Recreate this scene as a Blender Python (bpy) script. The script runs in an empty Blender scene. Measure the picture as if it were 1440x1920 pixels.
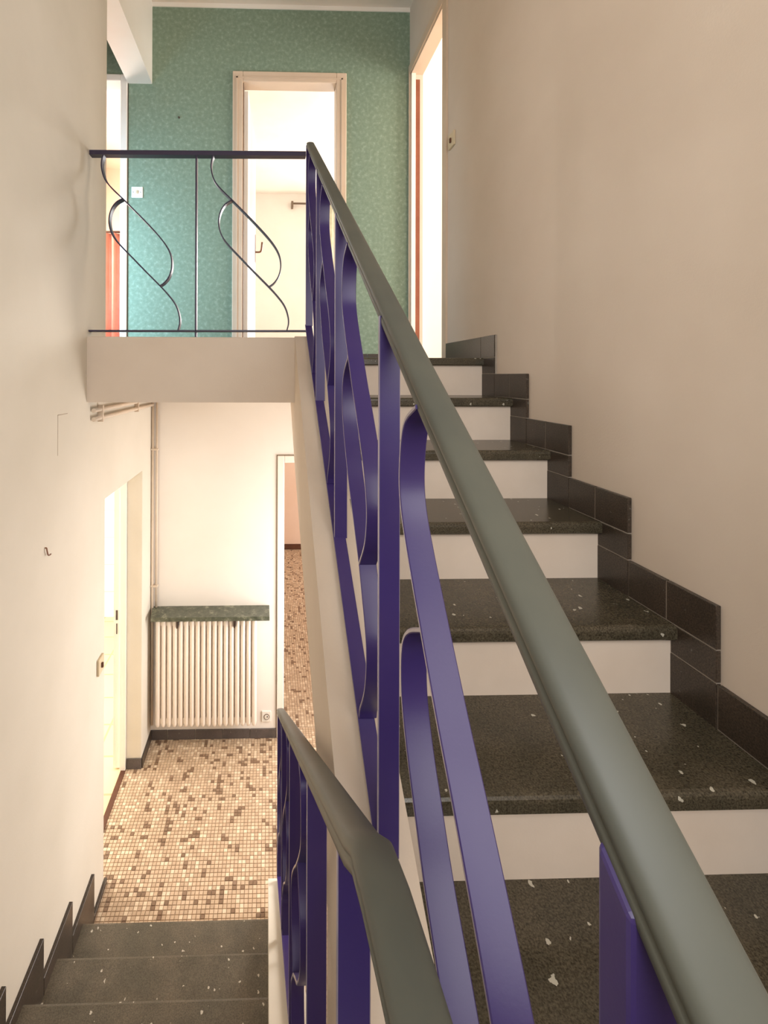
import bpy, bmesh, math, random
from mathutils import Vector, Matrix

random.seed(7)
SC = bpy.context.scene
COL = SC.collection

# ------------------------------------------------------------------ camera
cam_data = bpy.data.cameras.new('camera')
cam = bpy.data.objects.new('camera', cam_data)
COL.objects.link(cam)
cam_data.sensor_fit = 'VERTICAL'
cam_data.sensor_height = 36.0
cam_data.lens = 870.0 / 1920.0 * 36.0
cam_data.shift_x = (720.0 - 525.59) / 1920.0
cam_data.shift_y = (701.7 - 960.0) / 1920.0
cam_data.clip_start = 0.01
R = ((0.99967241, -0.02541138, 0.00305617),
     (0.02540197, 0.99967257, 0.00307987),
     (-0.00313343, -0.00300123, 0.99999059))          # rows: right, forward, up
cam.matrix_world = Matrix(((R[0][0], R[2][0], -R[1][0], 0),
                           (R[0][1], R[2][1], -R[1][1], 0),
                           (R[0][2], R[2][2], -R[1][2], 0),
                           (0, 0, 0, 1)))
SC.camera = cam

# ------------------------------------------------------------------ world and exposure
world = bpy.data.worlds.new('world')
SC.world = world
world.use_nodes = True
bg = world.node_tree.nodes['Background']
bg.inputs['Color'].default_value = (0.80, 0.90, 1.0, 1)
bg.inputs['Strength'].default_value = 1.0
SC.view_settings.view_transform = 'Standard'
SC.view_settings.look = 'None'
SC.view_settings.exposure = 0.68
SC.view_settings.gamma = 1.0
SC.view_settings.use_curve_mapping = False


def area(name, loc, direction, sx, sy, energy, color, spread=180):
    ld = bpy.data.lights.new(name, 'AREA')
    ld.shape = 'RECTANGLE'
    ld.size, ld.size_y = sx, sy
    ld.energy = energy
    ld.color = color
    ld.spread = math.radians(spread)
    o = bpy.data.objects.new(name, ld)
    COL.objects.link(o)
    o.location = loc
    o.rotation_euler = Vector(direction).to_track_quat('-Z', 'Y').to_euler()
    return o


# daylight from the windows of the house, plus added corridor and hall fill lamps
area('daylight_stair_window', (0.25, -0.93, 0.75), (0, 1, -0.12), 1.5, 1.5, 22, (1.0, 0.955, 0.90))
area('daylight_bedroom_window', (1.55, 6.80, 1.35), (-0.25, -1, -0.05), 1.2, 1.5, 95, (1.0, 0.985, 0.98))
area('daylight_side_room_window', (3.9, 2.4, 1.3), (-1, 0.1, 0), 1.5, 1.5, 95, (1.0, 0.95, 0.90))
area('cool_corridor_fill', (-1.65, 2.50, 0.68), (0.75, 1, -0.03), 0.8, 1.1, 30, (0.44, 0.74, 1.0), 120)  # added cool lamp aimed at the green wall; no window here
area('daylight_peach_room_window', (-2.6, 4.9, 1.4), (1, -0.1, -0.1), 1.2, 1.2, 80, (1.0, 0.95, 0.92))
area('daylight_kitchen_window', (-3.1, 3.3, -1.4), (1, 0, -0.1), 1.6, 1.4, 66, (1.0, 0.97, 0.94))
area('daylight_living_room_window', (2.3, 5.6, -1.3), (-1, 0, -0.15), 1.6, 1.4, 34, (1.0, 0.95, 0.90))
area('hall_fill', (1.0, 2.9, -1.5), (-1, 0.05, 0), 0.6, 1.3, 24, (1.0, 0.965, 0.93))  # added lamp brightening the ground-floor hall; the wall behind is solid

# ------------------------------------------------------------------ helpers


def put(o, parent=None, kind=None, label=None, cat=None, group=None):
    COL.objects.link(o)
    if parent is not None:
        o.parent = parent
        o.matrix_parent_inverse = Matrix.Translation(-Vector(parent.location))
    if kind:
        o['kind'] = kind
    if label:
        o['label'] = label
    if cat:
        o['category'] = cat
    if group:
        o['group'] = group
    return o


def thing(name, loc, label, cat, group=None, kind=None):
    o = bpy.data.objects.new(name, None)
    o.empty_display_size = 0.1
    o.location = loc
    return put(o, None, kind, label, cat, group)


def obj(name, bm, mats, parent=None, smooth=False, **kw):
    me = bpy.data.meshes.new(name)
    bmesh.ops.recalc_face_normals(bm, faces=bm.faces)
    bm.to_mesh(me)
    bm.free()
    if smooth:
        for p in me.polygons:
            p.use_smooth = True
    for m in (mats if isinstance(mats, (list, tuple)) else [mats]):
        me.materials.append(m)
    return put(bpy.data.objects.new(name, me), parent, **kw)


def add_box(bm, a, b):
    (x0, y0, z0), (x1, y1, z1) = a, b
    v = [bm.verts.new(p) for p in ((x0, y0, z0), (x1, y0, z0), (x1, y1, z0), (x0, y1, z0),
                                   (x0, y0, z1), (x1, y0, z1), (x1, y1, z1), (x0, y1, z1))]
    for f in ((0, 3, 2, 1), (4, 5, 6, 7), (0, 1, 5, 4), (1, 2, 6, 5), (2, 3, 7, 6), (3, 0, 4, 7)):
        bm.faces.new([v[i] for i in f])


def boxes(name, lst, mat, parent=None, bevel=0, seg=2, **kw):
    bm = bmesh.new()
    for a, b in lst:
        add_box(bm, [min(p, q) for p, q in zip(a, b)], [max(p, q) for p, q in zip(a, b)])
    if bevel:
        bmesh.ops.bevel(bm, geom=bm.edges[:], offset=bevel, segments=seg, profile=0.5, affect='EDGES')
    return obj(name, bm, mat, parent, **kw)


def box(name, a, b, mat, parent=None, bevel=0, seg=2, **kw):
    return boxes(name, [(a, b)], mat, parent, bevel, seg, **kw)


def prism_x(name, poly, x0, x1, mat, parent=None, bevel=0, **kw):
    """polygon of (y, z) extruded along x"""
    bm = bmesh.new()
    a = [bm.verts.new((x0, y, z)) for y, z in poly]
    b = [bm.verts.new((x1, y, z)) for y, z in poly]
    n = len(poly)
    bm.faces.new(a)
    bm.faces.new(b[::-1])
    for i in range(n):
        bm.faces.new((a[i], a[(i + 1) % n], b[(i + 1) % n], b[i]))
    bmesh.ops.recalc_face_normals(bm, faces=bm.faces)
    if bevel:
        bmesh.ops.bevel(bm, geom=bm.edges[:], offset=bevel, segments=2, profile=0.5, affect='EDGES')
    return obj(name, bm, mat, parent, **kw)


def smooth_line(pts, n=6):
    P = [Vector(p) for p in pts]
    P = [2 * P[0] - P[1]] + P + [2 * P[-1] - P[-2]]
    out = []
    for i in range(1, len(P) - 2):
        p0, p1, p2, p3 = P[i - 1:i + 3]
        for k in range(n):
            t = k / n
            out.append(0.5 * ((2 * p1) + (p2 - p0) * t + (2 * p0 - 5 * p1 + 4 * p2 - p3) * t * t
                              + (3 * p1 - p0 - 3 * p2 + p3) * t ** 3))
    out.append(P[-2])
    # gentle smoothing of the hand-read points
    for _ in range(3):
        out = [out[0]] + [(out[i - 1] + 2 * out[i] + out[i + 1]) / 4 for i in range(1, len(out) - 1)] + [out[-1]]
    return out


def flat_bar(name, pts, side, half_w, thick, mat, parent, bevel=0.0006):
    """a flat iron bar along pts; `side` is the unit direction of its width"""
    side = Vector(side).normalized()
    bm = bmesh.new()
    rings = []
    n = len(pts)
    P = [Vector(p) for p in pts]
    for i, p in enumerate(P):
        t = (P[min(i + 1, n - 1)] - P[max(i - 1, 0)]).normalized()
        nn = t.cross(side).normalized()
        h = thick / 2
        c = min(0.0012, h * .5)
        prof = ((-half_w, -h + c), (-half_w + c, -h), (half_w - c, -h), (half_w, -h + c),
                (half_w, h - c), (half_w - c, h), (-half_w + c, h), (-half_w, h - c))
        rings.append([bm.verts.new(p + side * a + nn * b) for a, b in prof])
    for a, b in zip(rings, rings[1:]):
        for k in range(8):
            f = bm.faces.new((a[k], a[(k + 1) % 8], b[(k + 1) % 8], b[k]))
            f.material_index = 1 if k in (0, 2, 3, 7) and mat is M['iron'] else 0  # thin edge faces get the painted highlight colour
            f.smooth = True
            for e in f.edges:
                if {e.verts[0], e.verts[1]} in ({a[k], b[k]}, {a[(k + 1) % 8], b[(k + 1) % 8]}):
                    e.smooth = False
    bm.faces.new(rings[0][::-1])
    bm.faces.new(rings[-1])
    return obj(name, bm, [mat, M['iron_glint']] if mat is M['iron'] else mat, parent)


def sweep(name, pts, prof, mat, parent=None, up=(0, 0, 1), **kw):
    """profile of (side, up) pairs swept along pts"""
    P = [Vector(p) for p in pts]
    n = len(P)
    bm = bmesh.new()
    rings = []
    for i, p in enumerate(P):
        t = (P[min(i + 1, n - 1)] - P[max(i - 1, 0)]).normalized()
        s = t.cross(Vector(up)).normalized()
        u = s.cross(t).normalized()
        rings.append([bm.verts.new(p + s * a + u * b) for a, b in prof])
    m = len(prof)
    for a, b in zip(rings, rings[1:]):
        for k in range(m):
            bm.faces.new((a[k], a[(k + 1) % m], b[(k + 1) % m], b[k]))
    bm.faces.new(rings[0][::-1])
    bm.faces.new(rings[-1])
    o = obj(name, bm, mat, parent, smooth=False, **kw)
    if m > 8:
        for p in o.data.polygons:
            p.use_smooth = len(p.vertices) == 4
    return o


def circle(r, n=12):
    return [(r * math.cos(2 * math.pi * i / n), r * math.sin(2 * math.pi * i / n)) for i in range(n)]


def tube(name, pts, r, mat, parent=None, up=(0, 0, 1), n=12, **kw):
    o = sweep(name, pts, circle(r, n), mat, parent, up, **kw)
    for p in o.data.polygons:
        p.use_smooth = len(p.vertices) == 4
    return o


def cyl(name, c, axis, r, h, mat, parent=None, n=20, **kw):
    axis = Vector(axis).normalized()
    c = Vector(c)
    return tube(name, [c, c + axis * h], r, mat, parent, up=(0, 0, 1) if abs(axis.z) < .9 else (1, 0, 0), n=n, **kw)

# ------------------------------------------------------------------ materials


def mat_base(name, rough=0.6, spec=0.5):
    m = bpy.data.materials.new(name)
    m.use_nodes = True
    nt = m.node_tree
    b = nt.nodes['Principled BSDF']
    b.inputs['Roughness'].default_value = rough
    b.inputs['Specular IOR Level'].default_value = spec
    return m, nt, b


def lin(r, g, b):
    f = lambda c: (c / 255 / 12.92) if c / 255 <= 0.04045 else ((c / 255 + 0.055) / 1.055) ** 2.4
    return (f(r), f(g), f(b), 1)


def coords(nt, scale=(1, 1, 1)):
    tc = nt.nodes.new('ShaderNodeTexCoord')
    mp = nt.nodes.new('ShaderNodeMapping')
    mp.inputs['Scale'].default_value = scale
    nt.links.new(tc.outputs['Object'], mp.inputs['Vector'])
    return mp.outputs['Vector']


def noise(nt, vec, scale, detail=4, rough=.55):
    n = nt.nodes.new('ShaderNodeTexNoise')
    n.inputs['Scale'].default_value = scale
    n.inputs['Detail'].default_value = detail
    n.inputs['Roughness'].default_value = rough
    nt.links.new(vec, n.inputs['Vector'])
    return n.outputs['Fac']


def ramp(nt, fac, stops):
    r = nt.nodes.new('ShaderNodeValToRGB')
    e = r.color_ramp.elements
    while len(e) < len(stops):
        e.new(0.5)
    for el, (p, c) in zip(e, stops):
        el.position = p
        el.color = c
    nt.links.new(fac, r.inputs['Fac'])
    return r.outputs['Color']


def bump(nt, b, fac, strength, dist=0.002):
    bp = nt.nodes.new('ShaderNodeBump')
    bp.inputs['Strength'].default_value = strength
    bp.inputs['Distance'].default_value = dist
    nt.links.new(fac, bp.inputs['Height'])
    nt.links.new(bp.outputs['Normal'], b.inputs['Normal'])


def mottled(name, c0, c1, scale=3, rough=.7, bscale=120, bstr=.25, spec=.3, detail=4):
    m, nt, b = mat_base(name, rough, spec)
    v = coords(nt)
    nt.links.new(ramp(nt, noise(nt, v, scale, detail), [(.3, c0), (.7, c1)]), b.inputs['Base Color'])
    if bstr:
        bump(nt, b, noise(nt, v, bscale, 3), bstr, .001)
    return m


M = {}
M['plaster'] = mottled('plaster', lin(212, 196, 179), lin(219, 204, 188), 2.2, .75, 160, .35)
M['plaster_left'] = mottled('plaster_left', lin(214, 206, 191), lin(222, 214, 200), 2.2, .75, 160, .3)
M['riser'] = mottled('riser_paint', lin(222, 205, 188), lin(231, 215, 199), 5, .6, 200, .15)
M['ceiling'] = mottled('ceiling_paint', lin(222, 210, 194), lin(228, 217, 202), 2, .8, 160, .2)
M['cream'] = mottled('cream_wall', lin(238, 230, 220), lin(243, 236, 227), 2, .8, 120, .1)
M['white'] = mottled('white_gloss_paint', lin(238, 230, 218), lin(243, 236, 226), 3, .4, 80, .05, .5)
M['frame'] = mottled('cream_door_paint', lin(208, 184, 158), lin(216, 192, 168), 4, .45, 80, .08, .5)
M['frame_dark'] = mottled('rebate_paint', lin(116, 96, 78), lin(126, 106, 88), 4, .5, 80, .05)
M['peach'] = mottled('peach_wall', lin(232, 202, 178), lin(238, 210, 188), 2, .8, 120, .1)
M['orange_wood'] = mottled('orange_wood', lin(128, 72, 50), lin(146, 86, 62), 9, .5, 60, .1)
M['brown_wood'] = mottled('brown_wood', lin(84, 52, 38), lin(104, 68, 50), 9, .5, 60, .1)
M['plastic'] = mottled('ivory_plastic', lin(236, 232, 222), lin(240, 236, 228), 3, .35, 80, 0, .5)
M['plastic_beige'] = mottled('beige_plastic', lin(205, 186, 152), lin(212, 194, 162), 3, .4, 80, 0, .5)
M['dark'] = mottled('dark_metal', lin(60, 46, 40), lin(76, 58, 50), 20, .45, 80, 0, .5)
M['brass'] = mottled('aged_brass', lin(120, 74, 50), lin(140, 92, 62), 20, .4, 80, 0, .6)
M['pipe'] = mottled('painted_pipe', lin(216, 198, 176), lin(224, 206, 186), 6, .5, 60, .1, .4)
M['radiator'] = mottled('radiator_enamel', lin(240, 228, 214), lin(245, 234, 222), 3, .38, 60, .03, .5)
M['curtain_pale'] = mottled('pale_curtain', lin(226, 222, 190), lin(244, 240, 220), 14, .9, 90, .1)
M['curtain_orange'] = mottled('orange_curtain', lin(232, 150, 128), lin(240, 164, 144), 6, .9, 90, .1)
M['grout'] = mottled('grout', lin(172, 150, 127), lin(182, 160, 137), 20, .9, 200, .1)
M['joint'] = mottled('skirting_joint', lin(150, 140, 128), lin(168, 158, 146), 20, .9, 200, .1)
M['groove'] = mottled('trapdoor_groove', lin(172, 158, 140), lin(180, 166, 148), 20, .9, 200, .1)


def granite(name, base, base2, fleck, rough):
    m, nt, b = mat_base(name, rough, .5)
    v = coords(nt)
    g = ramp(nt, noise(nt, v, 260, 5, .7), [(.35, base), (.65, base2)])
    # large cloudy tone
    cl = noise(nt, v, 9, 3)
    mx = nt.nodes.new('ShaderNodeMixRGB')
    mx.blend_type = 'MULTIPLY'
    mx.inputs[0].default_value = .6
    nt.links.new(g, mx.inputs[1])
    nt.links.new(ramp(nt, cl, [(.35, (.6, .62, .58, 1)), (.65, (1.15, 1.1, 1.05, 1))]), mx.inputs[2])
    # sparse pale flecks
    vo = nt.nodes.new('ShaderNodeTexVoronoi')
    vo.inputs['Scale'].default_value = 42
    nc = nt.nodes.new('ShaderNodeTexNoise')
    nc.inputs['Scale'].default_value = 90
    nt.links.new(v, nc.inputs['Vector'])
    va = nt.nodes.new('ShaderNodeVectorMath')
    va.operation = 'MULTIPLY_ADD'
    nt.links.new(nc.outputs['Color'], va.inputs[0])
    va.inputs[1].default_value = (.014, .014, .014)
    nt.links.new(coords(nt, (1.0, .8, 1.0)), va.inputs[2])
    nt.links.new(va.outputs[0], vo.inputs['Vector'])
    sm = nt.nodes.new('ShaderNodeMath')
    sm.operation = 'ADD'
    nt.links.new(vo.outputs['Distance'], sm.inputs[0])
    sel = nt.nodes.new('ShaderNodeMath')
    sel.operation = 'MULTIPLY'
    nt.links.new(noise(nt, v, 60, 4), sel.inputs[0])
    sel.inputs[1].default_value = .35
    nt.links.new(sel.outputs[0], sm.inputs[1])
    pk = nt.nodes.new('ShaderNodeSeparateColor')
    nt.links.new(vo.outputs['Color'], pk.inputs['Color'])
    thr = nt.nodes.new('ShaderNodeMath')
    thr.operation = 'MULTIPLY_ADD'
    nt.links.new(pk.outputs['Red'], thr.inputs[0])
    thr.inputs[1].default_value = .40
    thr.inputs[2].default_value = -.02
    lt = nt.nodes.new('ShaderNodeMath')
    lt.operation = 'LESS_THAN'
    nt.links.new(sm.outputs[0], lt.inputs[0])
    nt.links.new(thr.outputs[0], lt.inputs[1])
    m2 = nt.nodes.new('ShaderNodeMixRGB')
    nt.links.new(lt.outputs[0], m2.inputs[0])
    nt.links.new(mx.outputs[0], m2.inputs[1])
    m2.inputs[2].default_value = fleck
    nt.links.new(m2.outputs[0], b.inputs['Base Color'])
    bump(nt, b, noise(nt, v, 180, 3), .12, .0008)
    return m


M['granite'] = granite('tread_granite', lin(42, 38, 29), lin(98, 90, 74), lin(190, 184, 168), .24)
M['granite_low'] = granite('lower_tread_granite', lin(78, 72, 60), lin(118, 110, 96), lin(206, 200, 186), .38)
M['skirt'] = granite('skirting_granite', lin(34, 28, 24), lin(84, 72, 62), lin(96, 92, 84), .3)
M['skirt_slate'] = granite('slate_skirting', lin(72, 64, 62), lin(112, 104, 102), lin(120, 112, 108), .35)

# green marbled shelf
m, nt, b = mat_base('green_marble', .3, .5)
v = coords(nt)
nt.links.new(ramp(nt, noise(nt, v, 22, 6, .7), [(.3, lin(58, 62, 50)), (.55, lin(96, 100, 84)), (.72, lin(168, 168, 146))]), b.inputs['Base Color'])
M['marble'] = m

# violet painted iron
m, nt, b = mat_base('violet_iron_paint', .36, .5)
v = coords(nt)
nt.links.new(ramp(nt, noise(nt, v, 5, 3), [(.3, lin(54, 40, 104)), (.7, lin(64, 50, 106))]), b.inputs['Base Color'])
bump(nt, b, noise(nt, v, 240, 3), .12, .0006)
M['iron'] = m
M['iron_glint'] = mottled('iron_edge_glint', lin(138, 130, 150), lin(160, 152, 166), 30, .3, 80, 0, .6)  # pale edge highlight painted into the colour of the bars
m, nt, b = mat_base('dark_iron_paint', .4, .5)
b.inputs['Base Color'].default_value = lin(48, 40, 66)
M['iron_dark'] = m

# grey handrail
m, nt, b = mat_base('grey_handrail', .48, .4)
v = coords(nt)
nt.links.new(ramp(nt, noise(nt, v, 7, 3), [(.3, lin(76, 78, 72)), (.7, lin(88, 89, 80))]), b.inputs['Base Color'])
bump(nt, b, noise(nt, v, 300, 2), .05, .0005)
M['handrail'] = m

# teal wallpaper with a small leafy mottling
m, nt, b = mat_base('teal_wallpaper', .7, .3)
v = coords(nt)
n1 = noise(nt, v, 38, 5, .65)
nt.links.new(ramp(nt, n1, [(.38, lin(120, 138, 118)), (.55, lin(130, 148, 128)), (.72, lin(154, 170, 152))]), b.inputs['Base Color'])
bump(nt, b, n1, .2, .001)
M['teal'] = m

# tiles of the mosaic, one tone each
TONES = [(196, 170, 142), (190, 164, 136), (202, 177, 149), (182, 156, 129), (218, 196, 168), (128, 102, 80), (140, 114, 92)]
MOS = []
for i, t in enumerate(TONES):
    mm = mottled('mosaic_tone_' + 'abcdefg'[i], lin(*[c - 4 for c in t]), lin(*[c + 4 for c in t]), 60, .38, 100, 0, .5)
    MOS.append(mm)


def tiled(name, c0, c1, mortar, w, h, msize, rough):
    m, nt, b = mat_base(name, rough, .5)
    br = nt.nodes.new('ShaderNodeTexBrick')
    br.offset = 0
    br.inputs['Color1'].default_value = c0
    br.inputs['Color2'].default_value = c1
    br.inputs['Mortar'].default_value = mortar
    br.inputs['Scale'].default_value = 1
    br.inputs['Mortar Size'].default_value = msize
    br.inputs['Brick Width'].default_value = w
    br.inputs['Row Height'].default_value = h
    return m, nt, b, br


m, nt, b, br = tiled('kitchen_floor_tile', lin(236, 212, 168), lin(230, 206, 160), lin(196, 170, 130), .3, .3, .008, .4)
nt.links.new(coords(nt), br.inputs['Vector'])
nt.links.new(br.outputs['Color'], b.inputs['Base Color'])
M['kfloor'] = m
m, nt, b, br = tiled('kitchen_wall_tile', lin(244, 240, 232), lin(240, 236, 228), lin(206, 196, 180), .3, .3, .006, .3)
tc = nt.nodes.new('ShaderNodeTexCoord')
sp = nt.nodes.new('ShaderNodeSeparateXYZ')
cb = nt.nodes.new('ShaderNodeCombineXYZ')
nt.links.new(tc.outputs['Object'], sp.inputs[0])
ad = nt.nodes.new('ShaderNodeMath')
nt.links.new(sp.outputs['X'], ad.inputs[0])
nt.links.new(sp.outputs['Y'], ad.inputs[1])
nt.links.new(ad.outputs[0], cb.inputs['X'])
nt.links.new(sp.outputs['Z'], cb.inputs['Y'])
nt.links.new(cb.outputs[0], br.inputs['Vector'])
nt.links.new(br.outputs['Color'], b.inputs['Base Color'])
M['kwall'] = m

# ------------------------------------------------------------------ dimensions
XL, XR = -0.86, 1.043            # stairwell side walls
XS = 1.031                       # face of the skirting on the right wall
ZF = -2.68                       # ground floor
ZL = 0.088                       # upper landing
ZC = 2.735                       # ceiling
ZM = -1.346                      # half landing
YG = 3.42                        # green wall
YR = 3.449                       # radiator wall
YB = -1.05                       # wall behind the camera
T, H = 0.263, 0.1793
Y0 = 2.196                       # nosing of the top step

# ------------------------------------------------------------------ shell
ground = box('floor', (-3.3, YB - .1, ZF - .2), (2.6, 7.4, ZF - .004), M['grout'], kind='structure',
             label='ground floor slab under the small beige and brown mosaic tiles')

# landing slab, its curb, and the half landing
boxes('floor_landing', [((XL, 2.24, -.129), (XR, YG + .1, ZL - .03)),
                        ((-3.1, 2.471, -.129), (XL, YG + .1, ZL - .03))], M['plaster'], kind='structure',
      label='upper landing slab at the top of the stairs')
box('floor_landing_paving', (-3.1, 2.471, ZL - .03), (XR, YG + .1, ZL), M['granite'], kind='structure',
    label='dark stone paving of the upper landing')
prism_x('trim_1', [(2.22, -.129), (2.30, -.129), (2.30, .18), (2.297, .183), (2.223, .183), (2.22, .18)], XL, .125,
        M['plaster'], kind='structure', label='painted edge beam of the landing under the thin railing')
box('floor_half_landing', (XL, YB, ZM - .16), (XR, .36, ZM), M['granite'], kind='structure',
    label='dark stone half landing where the camera stands')

boxes('wall_left', [((XL - .10, YB, ZF), (XL, 2.471, ZC)),
                    ((XL - .10, 2.471, -.652), (XL, YR, -.129)),
                    ((XL - .10, 3.196, ZF), (XL, YR, -.652))], M['plaster_left'], kind='structure',
      label='long cream stairwell wall on the left with the kitchen doorway')
wl = bpy.data.objects['wall_left']
boxes('trapdoor_outline', [((XL, 1.917, -.166), (XL + .0008, 2.01, -.163)), ((XL, 1.917, -.33), (XL + .0008, 1.920, -.163))],
      M['groove'], wl)  # thin darker strips drawn for the grooves of a trapdoor outline
box('trim_2', (-1.036, 2.471, 2.137), (XL, YG, ZC), M['white'], kind='structure',
    label='white ceiling downstand beam above the landing at upper left')

DY0, DY1, DZ = 2.74, 3.39, 2.235   # doorway in the right wall
boxes('wall_right', [((XR, YB, ZF), (XR + .09, DY0, ZC)), ((XR, DY0, DZ), (XR + .09, DY1, ZC)),
                     ((XR, DY0, ZF), (XR + .09, DY1, ZL)), ((XR, DY1, ZF), (XR + .09, YR + .1, ZC))],
      M['plaster'], kind='structure', label='big bare cream wall on the right of the stairs')
boxes('wall_back', [((XL, YB - .1, ZF), (XR, YB, 0.0)), ((XL, YB - .1, 1.5), (XR, YB, ZC)),
                    ((XL, YB - .1, 0), (-.5, YB, 1.5)), ((1.0, YB - .1, 0), (XR, YB, 1.5))],
      M['plaster'], kind='structure', label='stairwell wall behind the camera with the window opening')
boxes('ceiling', [((-3.1, YB, ZC), (XR, YG + .1, ZC + .1))], M['ceiling'], kind='structure',
      label='pale ceiling over the stairwell and landing')

# green wall with two doorways
GX0, GX1, GZ = -.215, .515, 2.185
LX0, LX1, LZ = -1.86, -1.085, 2.16
boxes('wall_far', [((-3.1, YG, ZL), (LX0, YG + .1, ZC)), ((LX0, YG, LZ), (LX1, YG + .1, ZC)),
                   ((LX1, YG, ZL), (GX0, YG + .1, ZC)), ((GX0, YG, GZ), (GX1, YG + .1, ZC)),
                   ((GX1, YG, ZL), (XR, YG + .1, ZC))], M['teal'], kind='structure',
      label='teal green papered wall at the far side of the landing')
wf = bpy.data.objects['wall_far']
box('ceiling_moulding', (XL, YG - .008, ZC - .03), (XR, YG, ZC), M['white'], wf)
cyl('nail', (-.662, YG - .012, 1.891), (0, 1, 0), .006, .012, M['dark'], wf, n=8)

# lower far wall with the doorway on the right
KX0, KX1, KZ = .12, .86, -.645
boxes('wall_far_lower', [((XL - .1, YR, ZF), (KX0, YR + .1, -.129)), ((KX0, YR, KZ), (KX1, YR + .1, -.129)),
                         ((KX1, YR, ZF), (XR, YR + .1, -.129))], M['cream'], kind='structure',
      label='bright cream ground floor wall behind the radiator')


# ---- rooms beyond the doors
def room(tag, x0, x1, y0, y1, z0, z1, mw, mc, open_side, mfloor=None, skip=()):
    t = .06
    L = {'west': ((x0 - t, y0, z0), (x0, y1, z1)), 'east': ((x1, y0, z0), (x1 + t, y1, z1)),
         'south': ((x0, y0 - t, z0), (x1, y0, z1)), 'north': ((x0, y1, z0), (x1, y1 + t, z1))}
    for s, (a, b) in L.items():
        if s == open_side or s in skip:
            continue
        box('wall_%s_%s' % (tag, s), a, b, mw, kind='structure', label='%s wall of the %s' % (s, tag.replace('_', ' ')))
    box('ceiling_%s' % tag, (x0, y0, z1), (x1, y1, z1 + t), mc, kind='structure', label='ceiling of the %s' % tag.replace('_', ' '))
    if mfloor:
        box('floor_%s' % tag, (x0, y0, z0 - .05), (x1, y1, z0), mfloor, kind='structure', label='floor of the %s' % tag.replace('_', ' '))


room('bedroom', -.62, 2.5, YG + .1, 6.95, ZL, ZC, M['cream'], M['white'], 'south', M['grout'])
room('peach_room', -2.9, -.75, YG + .1, 6.2, ZL, ZC, M['peach'], M['peach'], 'south', M['grout'])
room('side_room', XR + .09, 4.2, .8, 3.50, ZL, ZC, M['cream'], M['white'], 'west', M['grout'])
room('corridor', -3.1, XL - .1, 2.471, YG, ZL, ZC, M['cream'], M['white'], 'north', None, ('east',))
room('kitchen', -3.3, XL - .1, 1.4, 5.2, ZF, -.16, M['kwall'], M['white'], 'east', M['kfloor'])
room('living_room', -.9, 2.5, YR + .1, 7.19, ZF, -.16, M['peach'], M['white'], 'south', None)
box('wall_kitchen_east', (XL - .16, YR + .1, ZF), (XL - .1, 5.2, -.16), M['kwall'], kind='structure',
    label='kitchen wall beside the doorway')
box('floor_kitchen_threshold', (-.992, 2.471, ZF - .03), (XL - .1, 3.19, ZF + .004), M['brown_wood'], kind='structure',
    label='brown threshold strip of the kitchen doorway')
box('baseboard_living_room', (-.9, 7.165, ZF), (2.5, 7.19, ZF + .075), M['brown_wood'], kind='structure',
    label='brown baseboard of the peach room downstairs')


# ------------------------------------------------------------------ door frames
def rect_frame_y(name, x0, x1, z0, z1, y, w, proud, depth, mat, label, side=-1, parent=None):
    """casing around an opening in a wall facing -Y"""
    return boxes(name, [((x0 - w, y - proud, z0), (x0, y + depth, z1 + w)),
                        ((x1, y - proud, z0), (x1 + w, y + depth, z1 + w)),
                        ((x0, y - proud, z1), (x1, y + depth, z1 + w))], mat, parent, bevel=.004, seg=1,
                 kind='structure' if parent is None else None, label=label)


d1 = rect_frame_y('door_1', GX0 + .02, GX1 - .02, ZL, GZ - .022, YG, .075, .014, .1, M['frame'],
                  'cream frame of the middle doorway in the green wall')
boxes('rebate', [((-.222, YG - .006, ZL), (-.188, YG + .11, GZ - .03))], M['frame_dark'], d1)
boxes('casing_bead', [((-.243, YG - .019, ZL), (-.232, YG - .01, GZ + .01)), ((.531, YG - .019, ZL), (.541, YG - .01, GZ + .01)),
                      ((-.243, YG - .019, GZ + .0), (.541, YG - .01, GZ + .01))], M['frame'], d1)
# open leaf of that door
leaf = prism = None
bm = bmesh.new()
vs = [(-.196, 3.50), (-.160, 3.50), (-.122, 4.22), (-.158, 4.222)]
a = [bm.verts.new((x, y, ZL + .01)) for x, y in vs]
b_ = [bm.verts.new((x, y, GZ - .04)) for x, y in vs]
bm.faces.new(a); bm.faces.new(b_[::-1])
for i in range(4):
    bm.faces.new((a[i], a[(i + 1) % 4], b_[(i + 1) % 4], b_[i]))
leaf = obj('door_leaf', bm, M['white'], d1)
boxes('handle_plate', [((-.130, 4.175, 1.02), (-.120, 4.215, 1.27))], M['brass'], leaf)
tube('handle', smooth_line([(-.122, 4.19, 1.115), (-.085, 4.19, 1.115), (-.068, 4.185, 1.13), (-.062, 4.17, 1.20)], 4), .008, M['brass'], leaf, up=(0, 1, 0), n=8)

rect_frame_y('door_2', LX0, LX1, ZL, LZ - .012, YG, .048, .016, .1, M['white'],
             'white frame of the left doorway in the green wall opening on a peach room')
boxes('shadow_gap', [((LX1 + .046, YG - .004, ZL), (LX1 + .053, YG + .001, LZ + .04))], M['dark'], bpy.data.objects['door_2'])

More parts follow.
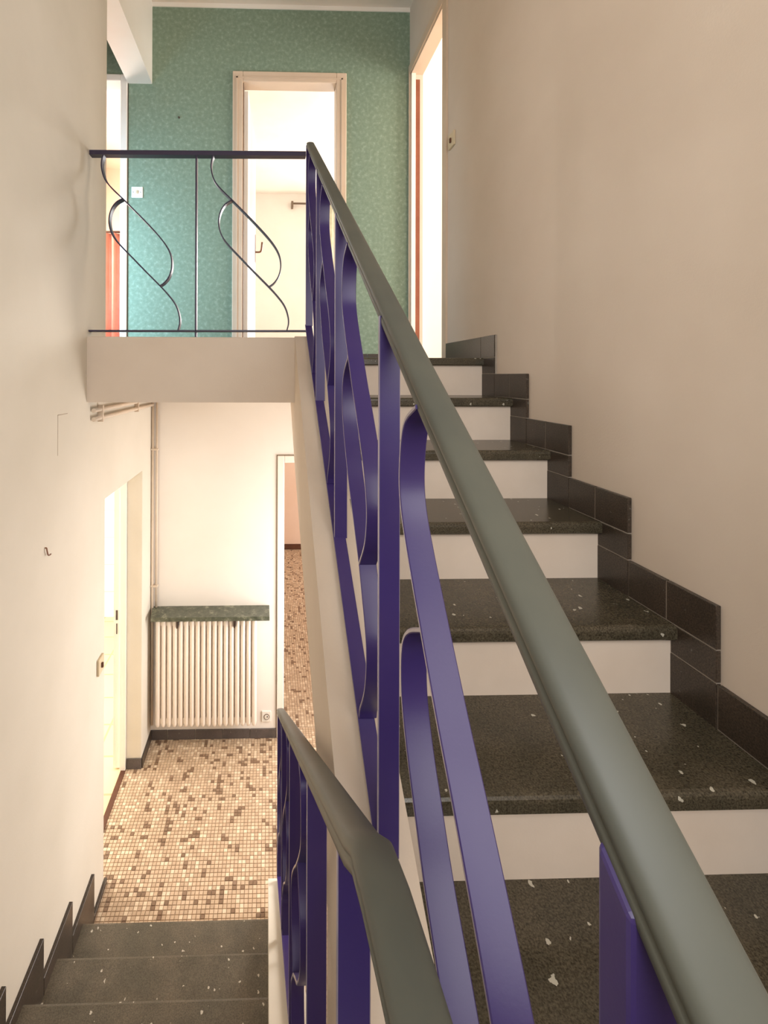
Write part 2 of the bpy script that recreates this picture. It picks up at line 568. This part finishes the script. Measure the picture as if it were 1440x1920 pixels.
# right wall doorway
d3 = boxes('door_3', [((XR - .012, DY0 - .06, ZL), (XR + .0, DY0, DZ + .06)),
                      ((XR - .012, DY1, ZL), (XR + .0, DY1 + .022, DZ + .06)),
                      ((XR - .012, DY0, DZ), (XR + .0, DY1, DZ + .06)),
                      ((XR, DY0, ZL), (XR + .09, DY0 + .012, DZ)),
                      ((XR, DY1 - .012, ZL), (XR + .03, DY1, DZ)),
                      ((XR, DY0, DZ - .012), (XR + .09, DY1, DZ))], M['frame'], kind='structure',
           label='cream frame of the doorway in the right wall beside the top step')
box('door_leaf', (XR + .034, 3.385, ZL + .01), (XR + .066, 3.48, DZ - .05), M['orange_wood'], d3)
box('stop', (XR + .0, DY1 - .02, ZL), (XR + .03, DY1 - .011, DZ - .01), M['white'], d3)

# kitchen doorway frame and open leaf edge
d4 = box('door_4', (-1.0, 3.175, ZF), (-.962, 3.215, -.60), M['white'], kind='structure',
         label='white jamb of the kitchen doorway downstairs at left')
kl = box('door_leaf', (-1.048, 3.19, ZF + .01), (-1.004, 3.95, -.66), M['white'], d4)
boxes('lock', [((-1.033, 3.187, -1.665), (-1.021, 3.19, -1.60)), ((-1.030, 3.187, -1.76), (-1.024, 3.19, -1.69))], M['dark'], kl)

# doorway of the far ground floor wall
d5 = rect_frame_y('door_5', KX0 - .0, KX1, ZF, KZ - .0, YR, .052, .012, .1, M['white'],
                  'white frame of the doorway to the peach room downstairs')
boxes('casing_edge', [((.063, YR - .005, ZF), (.068, YR, -.593)), ((.063, YR - .005, -.594), (.9, YR, -.589))], M['frame_dark'], d5)


# ------------------------------------------------------------------ mosaic floor
def mosaic(name, x0, x1, y0, y1, parent, pitch=.0213, gap=.0015):
    rnd = random.Random(11)
    verts, faces, mi = [], [], []
    nx, ny = int((x1 - x0) / pitch), int((y1 - y0) / pitch)
    grid = {}
    for i in range(nx):
        for j in range(ny):
            r = rnd.random()
            if r < .07:
                grid[i, j] = 5
                if rnd.random() < .35:
                    grid[i, min(j + 1, ny - 1)] = 6
                if rnd.random() < .2:
                    grid[min(i + 1, nx - 1), j] = 5
            elif (i, j) not in grid:
                grid[i, j] = 4 if r < .2 else rnd.choice((0, 0, 1, 1, 2, 3))
    zt = ZF
    for i in range(nx):
        for j in range(ny):
            xa, ya = x0 + i * pitch + gap / 2, y0 + j * pitch + gap / 2
            xb, yb = xa + pitch - gap, ya + pitch - gap
            k = len(verts)
            e = .0012
            verts += [(xa, ya, zt - .004), (xb, ya, zt - .004), (xb, yb, zt - .004), (xa, yb, zt - .004),
                      (xa + e, ya + e, zt), (xb - e, ya + e, zt), (xb - e, yb - e, zt), (xa + e, yb - e, zt)]
            faces += [(k + 4, k + 5, k + 6, k + 7), (k, k + 1, k + 5, k + 4), (k + 1, k + 2, k + 6, k + 5),
                      (k + 2, k + 3, k + 7, k + 6), (k + 3, k, k + 4, k + 7)]
            mi += [grid[i, j]] * 5
    me = bpy.data.meshes.new(name)
    me.from_pydata(verts, [], faces)
    for mm in MOS:
        me.materials.append(mm)
    me.polygons.foreach_set('material_index', mi)
    me.update()
    return put(bpy.data.objects.new(name, me), parent, kind='stuff',
               label='small square mosaic tiles in beige, cream and brown')


mosaic('mosaic_tiles', XL - .13, .95, 1.9, YR + .1, ground)
mosaic('mosaic_tiles', .05, .62, YR + .1, 7.16, ground)


# ------------------------------------------------------------------ the upper flight
def ledge_line(Y):                # top of the upper stringer
    return -1.325 + .682 * Y


stairs = thing('staircase', (.6, .36, ZM), 'upper flight of stairs with dark speckled stone treads and cream risers', 'staircase')
prism_x('stringer', [(.30, ledge_line(.30)), (2.22, ledge_line(2.22)), (2.30, .182), (2.62, .182), (2.62, -.15), (2.2, -.42),
                     (1.23, -.926), (.35, -1.50), (.30, -1.50)], .125, .246, M['plaster'], stairs)
prism_x('soffit_slab', [(.37, -1.42), (2.2, -.16), (2.6, -.14), (2.6, -.16), (2.2, -.42), (1.23, -.926), (.37, -1.49)],
        .246, XS, M['plaster'], stairs)


def tread_mesh(bm, x0, x1, yf, yb, z, th, r=.012):
    prof = [(yb, z - th), (yb, z), (yf + r, z), (yf + r * .45, z - r * .14), (yf + r * .1, z - r * .5), (yf, z - r), (yf, z - th + .004), (yf + .004, z - th)]
    a = [bm.verts.new((x0, y, zz)) for y, zz in prof]
    b = [bm.verts.new((x1, y, zz)) for y, zz in prof]
    n = len(prof)
    bm.faces.new(a)
    bm.faces.new(b[::-1])
    for i in range(n):
        bm.faces.new((a[i], a[(i + 1) % n], b[(i + 1) % n], b[i]))


for k in range(8):
    yf, z = Y0 - k * T, ZL - k * H
    bm = bmesh.new()
    tread_mesh(bm, .247, XS, yf, yf + T + .03 if k else 2.50, z, .036)
    obj('tread', bm, M['granite'], stairs)
    zb = z - H
    box('riser', (.247, yf + .021, zb - .003), (XS + .001, yf + .05, z - .035), M['riser'], stairs)

prism_x('spandrel', [(.31, ZF), (1.0, ZF), (1.0, -1.085), (.31, -1.51)], .13, .24, M['plaster'], stairs)

# ------------------------------------------------------------------ the lower flight
T2, H2 = .262, .1683
Y1, Z1 = 2.17, -2.524
low = thing('staircase', (-.43, Y1, ZF), 'lower flight of worn dark stone steps going down to the mosaic floor', 'staircase')
for j in range(8):
    yf, z = Y1 - j * T2, Z1 + j * H2
    bm = bmesh.new()
    prof = [(yf - T2 - .03, z - .03), (yf - T2 - .03, z), (yf - .012, z), (yf - .004, z - .003), (yf, z - .012), (yf, z - .03)]
    if j == 7:
        prof[0] = (yf - .10, z - .03)
        prof[1] = (yf - .10, z)
    a = [bm.verts.new((XL + .015, y, zz)) for y, zz in prof]
    b = [bm.verts.new((.006, y, zz)) for y, zz in prof]
    bm.faces.new(a)
    bm.faces.new(b[::-1])
    for i in range(6):
        bm.faces.new((a[i], a[(i + 1) % 6], b[(i + 1) % 6], b[i]))
    obj('tread', bm, M['granite_low'], low)
    zb = max(z - H2, ZF)
    box('riser', (XL + .015, yf - .05, zb), (.006, yf - .021, z - .03), M['riser'], low)


def low_ledge(Y):
    return -2.50 + .653 * (2.3 - Y)


prism_x('stringer', [(2.34, ZF), (2.34, low_ledge(2.34)), (.30, low_ledge(.30)), (.30, -1.6), (2.0, ZF)], .006, .125,
        M['plaster_left'], low, bevel=.002)

# ------------------------------------------------------------------ skirtings
sk = thing('baseboard_right', (XS, 1.2, ZM), 'stepped skirting of dark stone tiles climbing the right wall', None, kind='structure')
s_, h_ = .1026, .1034
G = .0012
boxes('mortar_bed', [((XS + .0014, Y0 - k * T - s_ + .003, ZL - (k + 1) * H), (XR, Y0 - (k - 1) * T - s_, ZL - k * H + h_ - .003)) for k in range(8)],
      M['joint'], sk)
box('mortar_edge', (XS + .004, Y0 - s_, ZL - .1), (XR, DY0 - .062, ZL + h_ - .003), M['joint'], sk)
for k in range(8):
    yo = Y0 - k * T - s_
    z = ZL - k * H
    yend = yo + T if k else DY0 - .062
    ym = yo + T * .52
    for (ya, yb, za, zb) in ((yo, ym, z, z + h_), (ym, yend, z, z + h_), (yo, yo + s_ + .021, z - H + h_, z), (yo, yo + .14, z - H - .004, z - H + h_)):
        if k == 7 and za < z - H + .01:
            continue
        box('skirting_tile', (XS, ya + G, za + G), (XR, yb - G, zb - G), M['skirt'], sk, bevel=.0015, seg=1)

skl = thing('baseboard_left', (XL, 1.8, ZF), 'stepped skirting of dark stone tiles descending the left wall', None, kind='structure')
teeth = [(2.486, -2.655), (2.306, -2.445), (2.052, -2.293), (1.791, -2.138), (1.536, -1.984), (1.28, -1.83), (1.02, -1.67), (.76, -1.51), (.5, -1.35)]
for (ya, za), (yb, zb) in zip(teeth, teeth[1:]):
    box('skirting_tile', (XL, yb + G, za - .24), (XL + .015, ya - G, za), M['skirt'], skl, bevel=.001, seg=1)

bf = thing('baseboard_far', (0, YR, ZF), 'row of dark slate skirting tiles under the radiator', None, kind='structure')
box('mortar_bed', (XL, YR - .004, ZF), (.066, YR, ZF + .066), M['joint'], bf)
xs = [XL, -.735, -.531, -.327, -.129, .066]
for a, b in zip(xs, xs[1:]):
    box('skirting_tile', (a + .0025, YR - .01, ZF), (b - .0025, YR, ZF + .068), M['skirt_slate'], bf, bevel=.001, seg=1)
box('skirting_tile', (XL, 3.197, ZF), (XL + .01, YR - .012, ZF + .068), M['skirt'], bf, bevel=.001, seg=1)
box('skirting_tile', (-.958, 3.187, ZF), (XL + .002, 3.196, ZF + .07), M['skirt_slate'], bf, bevel=.001, seg=1)

bg2 = thing('baseboard_landing', (.8, YG, ZL), 'dark stone skirting tiles along the foot of the green wall', None, kind='structure')
for i in range(3):
    box('skirting_tile', (.58 + i * .15 + .001, YG - .01, ZL), (.58 + (i + 1) * .15 - .001, YG, ZL + .075), M['skirt'], bg2, bevel=.001, seg=1)
for i in range(4):
    box('skirting_tile', (-1.03 + i * .19 + .001, YG - .01, ZL), (-1.03 + (i + 1) * .19 - .001, YG, ZL + .075), M['skirt'], bg2, bevel=.001, seg=1)

# ------------------------------------------------------------------ railings
HALF = [(.0185, 0), (.0190, .004), (.0188, .008), (.0172, .0095), (.0172, .011), (.0188, .0125), (.0186, .016), (.0172, .019),
        (.0148, .0212), (.011, .0226), (.0055, .0234)]
RAIL = [(-a, b) for a, b in HALF] + [(0, .0236)] + HALF[::-1]
A3 = [(1.07, .31), (1.121, .281), (1.139, .222), (1.134, .168), (1.098, .109), (1.051, .046), (.999, -.021), (.959, -.067), (.910, -.128),
      (.876, -.174), (.859, -.206), (.847, -.241), (.849, -.277), (.868, -.320), (.918, -.373)]
B3 = [(1.050, .044), (1.100, .015), (1.127, -.020), (1.128, -.082), (1.104, -.139), (1.066, -.196), (1.036, -.240), (.990, -.290), (.952, -.334),
      (.918, -.374), (.890, -.417), (.862, -.461), (.848, -.494), (.846, -.528), (.855, -.570), (.874, -.608), (.905, -.650), (.912, -.672)]


def rail_under(Y):
    return -.427 + .682 * Y


def rail_foot(Y):
    return -1.30 + .682 * Y


XC = .1975
up_r = thing('stair_railing', (XC, 1.2, -.5), 'violet scrolled iron railing with grey handrail climbing the upper flight', 'railing')
sweep('handrail', [(.2015, Y, rail_under(Y)) for Y in (2.275, 2.27, 2.25, 1.8, 1.2, .7, .35, .14)],
      RAIL, M['handrail'], up_r)
flat_bar('bottom_rail', [(XC - .003, 2.27, rail_foot(2.27)), (XC - .003, .22, rail_foot(.22))], (1, 0, 0), .0165, .008, M['iron'], up_r)
POST = [2.262, 1.765, 1.26, .755]
for Y in POST:
    flat_bar('post', [(XC, Y, rail_foot(Y)), (XC, Y, rail_under(Y) + .01)], (1, 0, 0), .0175, .008, M['iron'], up_r)
prism_x('end_post', [(.226, rail_foot(.226) - .03), (.25, rail_foot(.25) - .03), (.25, rail_under(.25) + .004), (.226, rail_under(.226) + .004)],
        .180, .222, M['iron'], up_r, bevel=.003)
for i, Y in enumerate(POST):
    dy = Y - 1.26
    for pts in (A3, B3):
        flat_bar('scroll_bar', smooth_line([(XC, y + dy, min(z + dy * .682, rail_under(y + dy) + .004)) for y, z in pts]), (1, 0, 0), .0175, .006, M['iron'], up_r)

# landing railing
YL = 2.255
lr = thing('landing_railing', (-.34, YL, .182), 'thin dark iron railing with two S scrolls across the landing edge', 'railing')
flat = [(-.0185, -.011), (-.0185, .008), (-.016, .012), (.016, .012), (.0185, .008), (.0185, -.011)]
sweep('handrail', [(XL - .005, YL, 1.066), (XC - .02, YL, 1.075)], flat, M['iron_dark'], lr)
flat_bar('bottom_rail', [(XL - .005, YL, .212), (XC - .0, YL, .217)], (0, 1, 0), .0175, .008, M['iron_dark'], lr)
flat_bar('post', [(-.351, YL, .183), (-.351, YL, 1.06)], (0, 1, 0), .0175, .008, M['iron_dark'], lr)
LA = [(-.792, 1.060), (-.801, 1.035), (-.803, .996), (-.790, .945), (-.762, .905), (-.698, .843), (-.615, .761), (-.538, .680), (-.494, .624),
      (-.471, .576), (-.466, .524), (-.477, .479), (-.499, .447), (-.524, .429)]
LB = [(-.700, .848), (-.732, .829), (-.754, .798), (-.765, .759), (-.765, .721), (-.752, .676), (-.723, .634), (-.665, .574), (-.601, .508),
      (-.524, .431), (-.480, .383), (-.447, .338), (-.431, .293), (-.427, .254), (-.436, .216)]
for dx in (0, .5235):
    for pts in (LA, LB):
        flat_bar('scroll_bar', smooth_line([(x + dx, YL, z) for x, z in pts]), (0, 1, 0), .0175, .006, M['iron_dark'], lr)

# lower railing; it leans a little towards the well as it rises


def lx(Y):
    return .0665 + .0127 * (2.3 - Y)


def low_under(Y):
    return -1.675 + .653 * (2.3 - Y)


def low_foot(Y):
    return -2.475 + .653 * (2.3 - Y)


lo = thing('stair_railing', (.08, 1.3, -2.0), 'violet iron railing of the lower flight, its grey handrail bending level near the viewer', 'railing')
path = [(lx(2.32), 2.32, low_under(2.32))] + [(lx(Y), Y, low_under(Y)) for Y in (2.0, 1.5, 1.0, .6, .43)]
path += [(.0915, .395, -.425), (.093, .36, -.418), (.095, .31, -.416), (.097, .26, -.416), (.10, .14, -.416), (.115, .085, -.416), (.15, .07, -.416),
         (.19, .085, -.405), (.2045, .13, -.375)]
sweep('handrail', path, [(a * 1.03, b) for a, b in RAIL], M['handrail'], lo)
flat_bar('bottom_rail', [(lx(2.32), 2.32, low_foot(2.32)), (lx(.36), .36, low_foot(.36))], (1, 0, 0), .0175, .008, M['iron'], lo)
LP = [.48, .80, 1.305, 1.81, 2.305]
for Y in LP:
    flat_bar('post', [(lx(Y), Y, low_foot(Y)), (lx(Y), Y, low_under(Y) - .002)], (1, 0, 0), .0175, .008, M['iron'], lo)
for Y in LP[1:-1]:
    for pts in (A3, B3):
        q = []
        for y, z in pts:
            s = 1.26 - y
            q.append((lx(Y + s), Y + s, low_under(Y) + (z + .45 - .682 * 1.26) + (.682 - .653) * s))
        q = [(a, b, min(c, low_under(b) + .003)) for a, b, c in q if c > low_foot(b)]
        flat_bar('scroll_bar', smooth_line(q), (1, 0, 0), .0175, .006, M['iron'], lo)

# ------------------------------------------------------------------ radiator, shelf, pipes, sockets
rad = thing('radiator', (-.45, 3.37, ZF), 'cream column radiator below the green marble shelf', 'radiator')
N = 18
pitch = .0405
xa = -.805 + pitch / 2
for i in range(N):
    x = xa + i * pitch
    bm = bmesh.new()
    rings = []
    for z, sc in ((-2.520, .5), (-2.512, .8), (-2.495, 1), (-1.775, 1), (-1.750, .85), (-1.737, .5)):
        ring = []
        for q in range(12):
            a = 2 * math.pi * q / 12
            cx, cy = math.cos(a), math.sin(a)
            ring.append(bm.verts.new((x + .0182 * sc * math.copysign(abs(cx) ** .8, cx), 3.365 + .032 * sc * math.copysign(abs(cy) ** .8, cy), z)))
        rings.append(ring)
    for a, b in zip(rings, rings[1:]):
        for q in range(12):
            bm.faces.new((a[q], a[(q + 1) % 12], b[(q + 1) % 12], b[q]))
    bm.faces.new(rings[0][::-1])
    bm.faces.new(rings[-1])
    obj('column', bm, M['radiator'], rad, smooth=True)
box('header', (-.803, 3.352, -2.500), (-.078, 3.378, -2.46), M['radiator'], rad, bevel=.006)
box('header', (-.803, 3.352, -1.800), (-.078, 3.378, -1.77), M['radiator'], rad, bevel=.006)
box('back_panel', (-.80, 3.368, -2.49), (-.082, 3.375, -1.77), M['radiator'], rad)
for x in (-.645, -.238):
    box('bracket', (x - .005, 3.320, -1.80), (x + .005, 3.345, -1.734), M['dark'], rad)
for x in (-.6, -.25):
    box('wall_hook', (x - .012, 3.39, -2.3), (x + .012, YR, -2.27), M['radiator'], rad)

shelf = bmesh.new()
prof = [(-.822, 3.283), (.013, 3.283), (.011, YR), (-.848, YR)]
a = [shelf.verts.new((x, y, -1.732)) for x, y in prof]
b = [shelf.verts.new((x, y, -1.702)) for x, y in prof]
shelf.faces.new(a); shelf.faces.new(b[::-1])
for i in range(4):
    shelf.faces.new((a[i], a[(i + 1) % 4], b[(i + 1) % 4], b[i]))
bmesh.ops.recalc_face_normals(shelf, faces=shelf.faces)
bmesh.ops.bevel(shelf, geom=shelf.edges[:], offset=.002, segments=1, affect='EDGES')
obj('marble_shelf', shelf, M['marble'], label='green veined marble shelf fixed to the wall over the radiator', cat='shelf')

pp = thing('heating_pipes', (-.84, 3.42, ZF), 'pair of painted heating pipes down the corner beside the radiator', 'pipes')
for dx, r, z0 in ((-.847, .010, -2.56), (-.818, .009, -1.70)):
    tube('pipe', [(dx, 3.43, -.13), (dx, 3.43, z0)], r, M['pipe'], pp, up=(0, 1, 0))
for z in (-.55, -1.55):
    boxes('clip', [((-.858, 3.415, z), (-.806, 3.445, z + .014))], M['pipe'], pp, bevel=.003)
pl = thing('ceiling_pipes', (-.84, 2.8, -.18), 'two painted pipes running under the landing along the left wall', 'pipes')
for z in (-.172, -.215):
    tube('pipe', [(-.846, 2.27, z), (-.846, 3.415, z)], .011, M['pipe'], pl)
for y in (2.36, 3.0):
    box('clip', (-.86, y, -.235), (-.832, y + .012, -.150), M['pipe'], pl, bevel=.002)

so = thing('wall_socket', (-.008, YR, -2.52), 'square white wall socket low beside the radiator', 'socket')
box('plate', (-.042, YR - .009, -2.560), (.026, YR, -2.482), M['plastic'], so, bevel=.003)
cyl('socket_ring', (-.006, YR - .012, -2.522), (0, 1, 0), .021, .004, M['frame_dark'], so)
cyl('socket_well', (-.006, YR - .0135, -2.522), (0, 1, 0), .016, .004, M['plastic'], so)
cyl('earth_pin', (-.001, YR - .02, -2.517), (0, 1, 0), .004, .012, M['dark'], so, n=8)

sw = thing('light_switch', (-.965, YG, 1.34), 'square white light switch on the green wall', 'switch')
box('plate', (-1.006, YG - .008, 1.298), (-.924, YG, 1.378), M['plastic'], sw, bevel=.003)
box('toggle', (-.972, YG - .017, 1.325), (-.958, YG - .006, 1.350), M['plastic_beige'], sw, bevel=.002)
for x in (-.992, -.938):
    cyl('screw', (x, YG - .0095, 1.338), (0, 1, 0), .003, .002, M['dark'], sw, n=8)

s2 = thing('light_switch', (XR, 2.61, 1.34), 'beige light switch on the right wall beside the door frame', 'switch')
box('plate', (XR - .012, 2.568, 1.300), (XR, 2.648, 1.382), M['plastic_beige'], s2, bevel=.003)
box('toggle', (XR - .020, 2.600, 1.326), (XR - .01, 2.614, 1.352), M['brown_wood'], s2, bevel=.002)

s3 = thing('light_switch', (XL, 2.40, -1.48), 'cream light switch low on the left wall beside the kitchen doorway', 'switch')
box('plate', (XL, 2.362, -1.520), (XL + .012, 2.435, -1.440), M['plastic_beige'], s3, bevel=.003)
box('toggle', (XL + .010, 2.392, -1.492), (XL + .022, 2.404, -1.468), M['brown_wood'], s3, bevel=.002)

hk = tube('wall_hook', smooth_line([(XL, 1.815, -.668), (XL + .006, 1.815, -.668), (XL + .008, 1.816, -.682), (XL + .010, 1.822, -.700), (XL + .014, 1.834, -.698)], 4), .0028, M['brass'],
          up=(0, 0, 1), n=8, label='small metal hook screwed into the left wall', cat='hook')

# ------------------------------------------------------------------ bedroom window side
cr = thing('curtain_rod', (1.2, 6.9, 2.56), 'thin pale curtain rod on the far bedroom wall', 'curtain rod')
tube('rod', [(.36, 6.88, 2.56), (2.3, 6.88, 2.56)], .014, M['frame_dark'], cr)
box('bracket', (.33, 6.86, 2.50), (.36, 6.95, 2.59), M['frame_dark'], cr)


def curtain(name, x0, x1, y, z0, z1, mat, label, cat, waves=6, amp=.025):
    bm = bmesh.new()
    n = waves * 8
    cols = []
    for i in range(n + 1):
        t = i / n
        x = x0 + (x1 - x0) * t
        dy = amp * math.sin(t * waves * 2 * math.pi)
        cols.append([bm.verts.new((x, y + dy, z0)), bm.verts.new((x, y + dy * .6, z1)),
                     bm.verts.new((x, y + dy * .6 + .003, z1)), bm.verts.new((x, y + dy + .003, z0))])
    for a, b in zip(cols, cols[1:]):
        for k in range(4):
            bm.faces.new((a[k], a[(k + 1) % 4], b[(k + 1) % 4], b[k]))
    bm.faces.new(cols[0][::-1])
    bm.faces.new(cols[-1])
    return obj(name, bm, mat, smooth=True, label=label, cat=cat)


curtain('curtain', .90, 1.25, 6.87, .1, 2.545, M['curtain_pale'], 'pale curtain hanging in the bedroom behind the green wall', 'curtain')
curtain('curtain', -2.2, -1.43, 4.9, .1, 1.487, M['curtain_orange'], 'orange red curtain seen through the left landing doorway', 'curtain', 9)
tube('curtain_rod', [(-2.3, 4.9, 1.50), (-.85, 4.9, 1.50)], .012, M['brown_wood'], label='short reddish rod in the peach room at upper left', cat='curtain rod')
